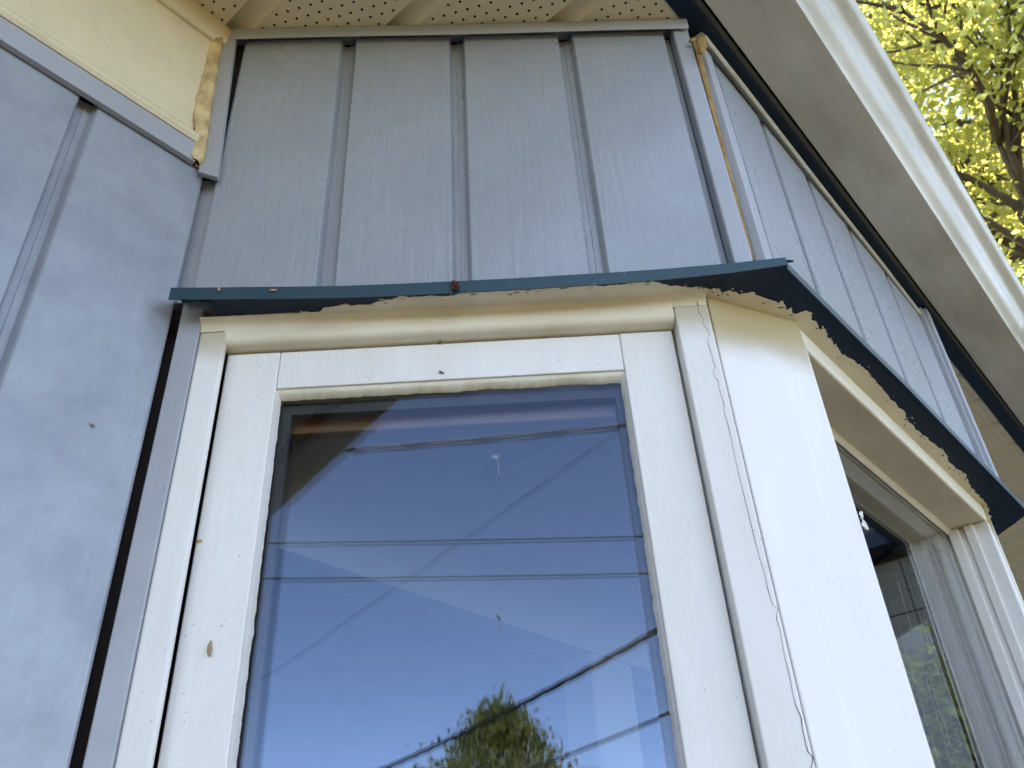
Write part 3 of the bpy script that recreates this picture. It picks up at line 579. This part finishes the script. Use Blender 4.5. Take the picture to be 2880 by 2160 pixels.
# --- foam and sealant
def strip(name, edges_l, edges_r, m, bulge, out, lab, seed, amp=0.0022, parent=None):
    mb = MB(); n = 44; mcols = 9; grid = []
    def samp(pl, t):
        k = t * (len(pl) - 1); i = min(int(k), len(pl) - 2); return pl[i].lerp(pl[i + 1], k - i)
    for r in range(n + 1):
        t = r / n; a = samp(edges_l, t); b = samp(edges_r, t); row = []
        a = a + (a - b).normalized() * amp * (noise.noise(Vector((t * 9, seed, 0))) + 0.45 * noise.noise(Vector((t * 38, seed, 3)))); b = b + (b - a).normalized() * amp * 0.5 * (noise.noise(Vector((t * 11, seed + 9, 0))) + 0.6 * noise.noise(Vector((t * 40, seed, 7))))
        for c in range(mcols):
            s = c / (mcols - 1); q = a.lerp(b, s) + out * (bulge * math.sin(math.pi * s) ** 0.6 * (1 + 0.35 * noise.noise(Vector((t * 7, s * 3, seed)))) - 0.001)
            row.append(q + out * 0.0016 * noise.noise(q * 160))
        grid.append(row)
    ids = [mb.pts(r) for r in grid]
    for a, b in zip(ids, ids[1:]):
        for c in range(mcols - 1): mb.f.append([a[c], a[c + 1], b[c + 1], b[c]])
    # closed back
    back = [[p - out * 0.014 for p in (row[0], row[-1])] for row in grid]; bi = [mb.pts(r) for r in back]
    for k in range(n):
        mb.f.append([bi[k][0], bi[k][1], bi[k + 1][1], bi[k + 1][0]]); mb.f.append([ids[k][0], bi[k][0], bi[k + 1][0], ids[k + 1][0]]); mb.f.append([ids[k][-1], ids[k + 1][-1], bi[k + 1][1], bi[k][1]])
    return hadd(name, mb, m, parent, smooth=True, label=lab)
OUT = (-N_A).normalized()
el = [hitA(p, 0.830) for p in ((584, 117), (572, 160), (566, 215), (553, 270), (546, 320), (543, 370), (548, 392), (532, 414), (542, 444))]
er = [hitA(p, 0.838) for p in ((626, 103), (614, 160), (606, 215), (597, 270), (589, 320), (582, 370), (577, 410), (571, 440), (558, 452))]
strip('foam_sealant', el, er, FOAM, 0.0028, OUT, 'ragged tan foam sealant between frieze and bay wall', 3, amp=0.0042)
# gap filler at the outer corner: brown sealant strip and blob
el = [hitA((1947 + 167 * t, 110 + 620 * t), 0.858) for t in (0, 0.33, 0.66, 1.0)]; er = [hitA((1962 + 160 * t, 112 + 620 * t), 0.862) for t in (0, 0.33, 0.66, 1.0)]
strip('corner_sealant', el, er, FOAMB, 0.001, OUT, 'thin brown sealant line in the outer corner', 8, amp=0.0006)
mb = MB(); c = hitA((1974, 126), 0.842); mb.blob(c, U_A * 0.009, N_A * 0.005, Vector((0.004, 0, 0.026)), 16, 14, 0.9, 4); mb.blob(hitA((1951, 113), 0.843), U_A * 0.009, N_A * 0.0035, Vector((0, 0, 0.005)), 12, 8, 0.8, 9)
hadd('foam_blob', mb, FOAMB, smooth=True, label='brown foam blob at the top outer corner')

# --- indoors
al = [FA(-0.38, 0.955, 0), FA(0.30, 0.955, 0), P5 + VW * 0.12]; al += [Vector((2 * XW - p.x, p.y, 0)) for p in al[::-1]]
al = al[:1] + al[1:-1] + al[-1:]
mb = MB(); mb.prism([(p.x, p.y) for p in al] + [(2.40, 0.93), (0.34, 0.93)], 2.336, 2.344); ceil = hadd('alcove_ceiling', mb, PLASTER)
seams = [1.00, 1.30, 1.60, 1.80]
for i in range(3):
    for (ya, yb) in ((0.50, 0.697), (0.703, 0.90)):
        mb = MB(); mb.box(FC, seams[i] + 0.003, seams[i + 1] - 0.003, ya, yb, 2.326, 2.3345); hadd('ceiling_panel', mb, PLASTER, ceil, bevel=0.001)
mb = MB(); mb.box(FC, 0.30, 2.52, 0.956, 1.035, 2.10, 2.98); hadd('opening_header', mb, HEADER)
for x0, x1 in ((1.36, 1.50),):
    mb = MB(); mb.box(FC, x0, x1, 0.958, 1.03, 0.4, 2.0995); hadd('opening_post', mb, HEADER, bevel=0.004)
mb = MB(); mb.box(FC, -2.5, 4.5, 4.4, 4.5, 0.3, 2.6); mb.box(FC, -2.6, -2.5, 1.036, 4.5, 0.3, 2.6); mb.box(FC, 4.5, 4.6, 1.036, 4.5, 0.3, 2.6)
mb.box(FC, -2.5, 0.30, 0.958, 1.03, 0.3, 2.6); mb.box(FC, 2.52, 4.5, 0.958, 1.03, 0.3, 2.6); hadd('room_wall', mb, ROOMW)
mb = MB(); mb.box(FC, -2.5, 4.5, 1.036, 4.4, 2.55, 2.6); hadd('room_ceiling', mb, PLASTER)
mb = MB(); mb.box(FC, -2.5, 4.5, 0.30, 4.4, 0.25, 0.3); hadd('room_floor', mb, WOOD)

# ------------------------------------------------------------------ trees
def tree(name, loc, H, crown_z, crown_r, n_limb, leaf, n_leaf, lm, bm_, label, cat, seed, shape='round', group=None, spread=0.42):
    r = random.Random(seed); root = empty(name, loc); tag(root, label, cat, group)
    mb = MB(); top = Vector((r.uniform(-.3, .3), r.uniform(-.3, .3), H * 0.93)); tp = []
    for k in range(8):
        t = k / 7; tp.append(Vector((0, 0, -0.2)).lerp(top, t) + Vector((r.uniform(-1, 1), r.uniform(-1, 1), 0)) * 0.02 * H * t * (1 - t) * 2)
    R0 = H * 0.018; mb.tube(tp, [R0 * (1.25 - 1.12 * k / 7) for k in range(8)], 9); add('trunk', mb, bm_, root, smooth=True)
    tips = []; lb = MB()
    def branch(a, d, ln, rad, lev):
        n = 4; pts = [a]; p = a.copy(); dd = d.copy()
        for k in range(n):
            dd = (dd + Vector((r.uniform(-1, 1), r.uniform(-1, 1), r.uniform(-0.6, 0.9))) * 0.22).normalized(); p = p + dd * ln / n; pts.append(p.copy())
        lb.tube(pts, [rad * (1 - 0.75 * k / n) + 0.004 for k in range(n + 1)], 5 if lev < 2 else 3)
        if lev >= 2:
            for q in pts[1:]: tips.append((q, dd))
            return
        for k in range(2, n + 1):
            for _ in range(3 if lev == 0 else 3):
                nd = (dd + Vector((r.uniform(-1, 1), r.uniform(-1, 1), r.uniform(-0.5, 0.8))) * 0.95).normalized(); branch(pts[k], nd, ln * r.uniform(0.38, 0.62), rad * 0.45, lev + 1)
    for i in range(n_limb):
        z = crown_z + (H * 0.92 - crown_z) * (i + r.random()) / n_limb; t = (z - crown_z) / (H - crown_z)
        prof = math.sqrt(max(0.05, 1 - (2 * t - 0.75) ** 2 * 0.75)) if shape == 'round' else max(0.05, 1 - t) ** 1.05
        ang = i * 2.399 + r.uniform(-.3, .3); d = Vector((math.cos(ang), math.sin(ang), r.uniform(0.15, 0.7) if shape == 'round' else r.uniform(-.1, .5))).normalized()
        k = z / H; a = Vector((0, 0, 0)).lerp(top, k / 0.93 if k < 0.93 else 1); branch(a, d, crown_r * prof * 0.72, R0 * 0.42 * (1.1 - t), 0)
    branch(top, Vector((0, 0, 1)), H * 0.07, R0 * 0.15, 1)
    add('branches', lb, bm_, root, smooth=True)
    cm = MB(); per = max(1, n_leaf // len(tips))
    for q, dd in tips:
        for _ in range(per):
            c = q + Vector((r.gauss(0, 1), r.gauss(0, 1), r.gauss(0, 0.8))) * spread; s = leaf * r.uniform(0.5, 1.5)
            a = Vector((r.uniform(-1, 1), r.uniform(-1, 1), r.uniform(-0.7, 0.4))).normalized(); b = a.cross(Vector((r.uniform(-1, 1), r.uniform(-1, 1), r.uniform(0, 1)))).normalized(); up = a.cross(b) * s * 0.18
            cm.f.append(cm.pts([c - a * s * 0.5, c + b * s * 0.42 + up, c + a * s * 0.55, c - b * s * 0.42 + up]))
    o = add('crown', cm, lm, root, recalc=False); return root
BQ = reflect((1405, 1955)); BQ = BQ[0] + BQ[1] * 30; BT = (BQ.x, BQ.y, 0); BH = BQ.z / 1.0
tree('maple_tree', (15.0, -0.6, 0), 21.0, 7.0, 7.2, 30, 0.12, 150000, MAPLE, BARK, 'tall sunlit yellow-green maple rising behind the gutter', 'tree', 5)
tree('birch_tree', BT, BH, 1.4, 5.6, 80, 0.13, 15000, BIRCHL, BIRCHB, 'dull green tree mirrored low in the casement glass', 'tree', 12, shape='cone', spread=0.26)
tree('garden_shrub', (7.6, -2.35, 0), 3.5, 0.5, 1.5, 26, 0.085, 9000, MAPLE, BARK, 'yellow-green shrub mirrored at the lower left of the front window', 'shrub', 23, spread=0.16)

hb = MB(); rh = random.Random(9)  # unseen rows of leaves added to block bright light from the low sky
segs = [((-30, -17), (16, -19)), ((-30, -17), (-26, 20))]
for (xa, ya), (xb, yb) in segs:
    L_ = math.hypot(xb - xa, yb - ya); n = int(L_ * 260)
    for k in range(n):
        t = rh.random(); c = Vector((xa + (xb - xa) * t + rh.gauss(0, 0.55), ya + (yb - ya) * t + rh.gauss(0, 0.55), 0)); top = 3.3 + 0.6 * noise.noise(Vector((c.x * 0.4, c.y * 0.4, 0)))
        c.z = top * math.sqrt(rh.random()); a = Vector((rh.uniform(-1, 1), rh.uniform(-1, 1), rh.uniform(-1, 1))).normalized(); b = a.cross(Vector((rh.uniform(-1, 1), rh.uniform(-1, 1), rh.uniform(-1, 1)))).normalized()
        hb.f.append(hb.pts([c - a * 0.13, c + b * 0.10, c + a * 0.13, c - b * 0.10]))
hd = add('sky_screen', hb, BIRCHL, recalc=False); tag(hd, 'long unseen green hedge at the back of the yard', 'sky_screen', kind='stuff')

# ------------------------------------------------------------------ neighbour's house (mirrored in the front window)
nh = empty('neighbour_house', (8.6, 1.0, 0)); tag(nh, 'grey panelled neighbouring house mirrored darkly in the front window', 'house')
nin = Matrix.Translation((-8.6, -1.0, 0))
def nadd(name, mb, m, parent=None, **k):
    o = add(name, mb, m, parent or nh, **k)
    if parent is None: o.matrix_parent_inverse = nin
    return o
NWALL = mat('grey panel', (0.15, 0.145, 0.13), 0.8, 0.2, blotch=(0.11, 0.105, 0.10), blotch_scale=3, blotch_amt=0.6)
mb = MB(); mb.box(FC, 8.62, 11.5, -2.70, 4.94, 0, 4.8); nwall = nadd('wall', mb, DARK)
r3 = random.Random(4)
for a in range(7):
    for b in range(9):
        y0 = -2.70 + a * 1.091; mb = MB(); mb.box(FC, 8.60 - r3.uniform(0, 0.006), 8.62, y0 + 0.006, y0 + 1.087, b * 0.53 + 0.006, b * 0.53 + 0.524); nadd('wall_panel', mb, NWALL, nwall)
mb = MB(); mb.box(FC, 8.2, 11.9, -3.0, 5.3, 4.8, 4.95); nroof = nadd('roof', mb, NAVY)
mb = MB(); mb.loft([[Vector((x, y, z)) for y, z in ((-3.1, 4.95), (5.4, 4.95), (1.2, 6.6))] for x in (8.2, 11.9)]); nadd('roof_slope', mb, ROOF, nroof)

# ------------------------------------------------------------------ wires mirrored in the glass
def wire(a, b, rad, m, label, e0=1.4, e1=1.4, sag=0.25, twist=0.0):
    d = b - a; A = a - d * e0; B = b + d * e1; n = 70; path = []
    L_ = (B - A).length; s0 = e0 / (1 + e0 + e1); s1 = (1 + e0) / (1 + e0 + e1)
    for k in range(n + 1):
        t = k / n; path.append(A.lerp(B, t) + Vector((0, 0, sag * 4 * ((t - s0) * (t - s1)))))
    mb = MB()
    if twist:
        fine = []
        for k in range(n * 10):
            t = k / 10; i = int(t); fine.append(path[i].lerp(path[i + 1], t - i))
        for ph in (0, 2.1, 4.2):
            pp = []; s = 0
            for i, q in enumerate(fine):
                if i: s += (q - fine[i - 1]).length
                dd = (fine[min(i + 1, len(fine) - 1)] - fine[max(i - 1, 0)]).normalized(); x = dd.cross(Vector((0, 0, 1))).normalized(); y = dd.cross(x)
                pp.append(q + (x * math.cos(s / twist * 6.283 + ph) + y * math.sin(s / twist * 6.283 + ph)) * rad * 0.95)
            mb.tube(pp, rad * 0.85, 5)
    else: mb.tube(path, rad, 6)
    return tag(add('power_cable', mb, m, smooth=True), label, 'cable', 'cables mirrored in the casement glass')
wire(at_z((1000, 1262), 8.6), at_z((1755, 1195), 8.6), 0.022, CABLEG, 'thick twisted cable mirrored highest in the casement glass', twist=3.2)
wire(at_z((760, 1527), 7.0), at_z((1810, 1508), 7.0), 0.016, CABLE, 'upper of two level dark cables mirrored in mid glass', 1.0, 1.0, sag=0.1)
wire(at_z((755, 1627), 6.45), at_z((1820, 1612), 6.45), 0.014, CABLE, 'lower of two level dark cables mirrored in mid glass', 1.0, 1.0, sag=0.1)
wire(at_d((1750, 1200), 9), at_d((720, 1920), 17), 0.0055, CABLE, 'thin cable mirrored as a long diagonal across the glass', 0.6, 0.6, sag=0.1)
wire(at_z((1075, 2160), 4.4), at_z((1850, 1770), 4.4), 0.020, CABLE, 'black twisted cable mirrored in front of the tree', 0.9, 0.35, sag=0.3, twist=1.5)
wire(at_z((1490, 2160), 4.0), at_z((1885, 2003), 4.0), 0.019, CABLE, 'black cable mirrored at the lower right of the glass', 1.0, 0.7, sag=0.1)

# ------------------------------------------------------------------ small things stuck to the house
def crumple(name, c, a, b, n, s, m, label, cat, seed, group=None):
    mb = MB(); r = random.Random(seed); K = 7; rows = []
    for i in range(K):
        row = []
        for j in range(K):
            x = i / (K - 1) * 2 - 1; y = j / (K - 1) * 2 - 1; q = math.hypot(x, y); f = max(abs(x), abs(y)) / max(q, 1e-6)
            rad = 1 + 0.5 * noise.noise(Vector((x * 2 + seed, y * 2, 0)))
            row.append(c + (a * x * f * rad + b * y * f * rad * 1.5) * s + n * s * (0.35 + 0.8 * noise.noise(Vector((x * 1.6, y * 1.6, seed)))))
        rows.append(row)
    ids = [mb.pts(q) for q in rows]; ids2 = [mb.pts([p - n * s * 0.10 for p in q]) for q in rows]
    for i in range(K - 1):
        for j in range(K - 1): mb.f.append([ids[i][j], ids[i][j + 1], ids[i + 1][j + 1], ids[i + 1][j]]); mb.f.append([ids2[i][j], ids2[i + 1][j], ids2[i + 1][j + 1], ids2[i][j + 1]])
    for i in range(K - 1):
        for A_, B_ in ((ids, ids2),):
            mb.f.append([A_[i][0], A_[i + 1][0], B_[i + 1][0], B_[i][0]]); mb.f.append([A_[i][-1], B_[i][-1], B_[i + 1][-1], A_[i + 1][-1]]); mb.f.append([A_[0][i], B_[0][i], B_[0][i + 1], A_[0][i + 1]]); mb.f.append([A_[-1][i], A_[-1][i + 1], B_[-1][i + 1], B_[-1][i]])
    return tag(add(name, mb, m, smooth=False), label, cat, group)
ZV = Vector((0, 0, 1))
crumple('dried_leaf', hitW((1279, 806), 0.8205), U_A * 0.7 + ZV * 0.35, ZV * 0.8 - U_A * 0.3, OUT, 0.0068, LEAFD, 'crumpled brown dead leaf caught on the blue drip edge', 'leaf', 3)
crumple('debris_flake', hitW((616, 814), 0.8212), U_A, ZV, OUT, 0.0022, HUSK, 'pale flake stuck left on the blue drip edge', 'debris', 8)
crumple('debris_flake', hitW((768, 817), 0.8212), U_A * 1.6, ZV * 0.45, OUT, 0.0032, HUSK, 'larger tan flake stuck further right on the blue drip edge', 'debris', 14)
crumple('paint_flake', hitA((2413, 1462), 0.90) * 0 + (P5 + VW * 0.0 + Vector((0.003, -0.002, hitY((2413, 1462), P5.y).z))), Vector((0.6, 0, 0)), ZV * 1.5, Vector((0, -1, 0)), 0.0055, WHITE, 'white paint flake curling off the corner post edge', 'paint flake', 6)
def bug(name, c, n, along, s, label, m=INSECT, wings=True):
    side = along.cross(n).normalized(); root = empty(name, c); tag(root, label, 'insect')
    mb = MB(); z = Vector((0, 0, 0)); mb.blob(z + n * s * 0.22, along * s * 0.55, side * s * 0.2, n * s * 0.2, 8, 6); mb.blob(along * s * 0.62 + n * s * 0.22, along * s * 0.17, side * s * 0.17, n * s * 0.15, 8, 5)
    add('body', mb, m, root, smooth=True)
    if wings:
        for q in (-1, 1):
            mb = MB(); a = [along * s * 0.2 + side * q * s * 0.1 + n * s * 0.42, side * q * s * 0.38 - along * s * 0.35 + n * s * 0.36, side * q * s * 0.22 - along * s * 0.95 + n * s * 0.34, side * q * s * 0.02 - along * s * 0.4 + n * s * 0.42]
            mb.loft([a, [p + n * s * 0.02 for p in a]]); add('wing', mb, GREYEDGE, root)
    mb = MB()
    for q in (-1, 1):
        for k in (-0.25, 0.05, 0.3): mb.tube([along * s * k + n * s * 0.15, along * s * k * 1.6 + side * q * s * 0.32 + n * s * 0.22, along * s * k * 2.0 + side * q * s * 0.5 + n * s * 0.0], s * 0.022, 4)
    add('legs', mb, m, root); return root
bug('fly', hitW((1242, 1049), 0.8842), OUT, (U_A - ZV * 0.4).normalized(), 0.0048, 'small dark fly on the middle of the sash top rail')
bug('fly', hitW((1238, 964), 0.8842), OUT, (ZV + U_A * 0.3).normalized(), 0.0042, 'dark fly at the upper edge of the sash top rail')
bug('midge', hitW((1402, 1737), 0.8995), OUT, (ZV - U_A * 0.8).normalized(), 0.0040, 'tiny dark midge resting on the casement glass')
bug('fly', hitY((258, 1196), Y_C - 0.001), Vector((0, -1, 0)), (ZV * 0.6 - Vector((1, 0, 0))).normalized(), 0.0042, 'tiny brown fly on the left siding board', m=HUSK)
mb = MB(); c = hitW((591, 1830), 0.8842)
mb.blob(c + OUT * 0.002, (ZV - U_A * 0.12).normalized() * 0.0078, U_A * 0.0027, N_A * 0.002, 10, 8, 0.25, 2); mb.blob(c + OUT * 0.0022 + ZV * 0.0085, ZV * 0.0016, U_A * 0.0012, N_A * 0.0012, 8, 5)
tag(add('insect_husk', mb, HUSK, smooth=True), 'pale brown insect husk clinging to the left sash stile', 'insect husk')
crumple('dirt_clump', hitW((560, 1523), 0.8842), U_A * 1.5, ZV * 0.5, OUT, 0.0026, FOAM, 'small tan dirt clump on the left sash stile', 'dirt', 31)
# dandelion seed on the glass
c = hitW((1397, 1290), 0.8995); e = hitW((1405, 1345), 0.8995); mb = MB(); mb.tube([c + OUT * 0.001, c.lerp(e, 0.5) + OUT * 0.0016 + U_A * 0.0006, e + OUT * 0.001], 0.00016, 4)
for k in range(16):
    a = math.radians(180 * k / 15); mb.tube([c + OUT * 0.001, c + OUT * 0.0025 + (U_A * math.cos(a) + ZV * (math.sin(a) * 0.7 + 0.1)) * 0.0065], 0.00007, 3)
sd_ = add('dandelion_seed', mb, SILK); tag(sd_, 'dandelion seed with silky tuft stuck on the casement glass', 'seed')
mb = MB(); mb.blob(e + OUT * 0.001, ZV * 0.0016, U_A * 0.0005, N_A * 0.0005, 6, 4); add('seed_grain', mb, INSECT, sd_)
# spider threads in front of the front window glass
for k, (p, q, lab) in enumerate((((2624, 1758), (2756, 2165), 'bright bluish spider thread hanging before the front window'), ((2570, 1790), (2680, 2165), 'faint spider thread left of the brighter one'))):
    a = hitY(p, OW.y + 0.070); b = hitY(q, OW.y + 0.070); mb = MB(); d = b - a; mb.tube([a - d * 0.55, a, b, b + d * 0.2], 0.00030 if k == 0 else 0.00012, 4)
    tag(add('spider_thread', mb, SILK), lab, 'spider thread')
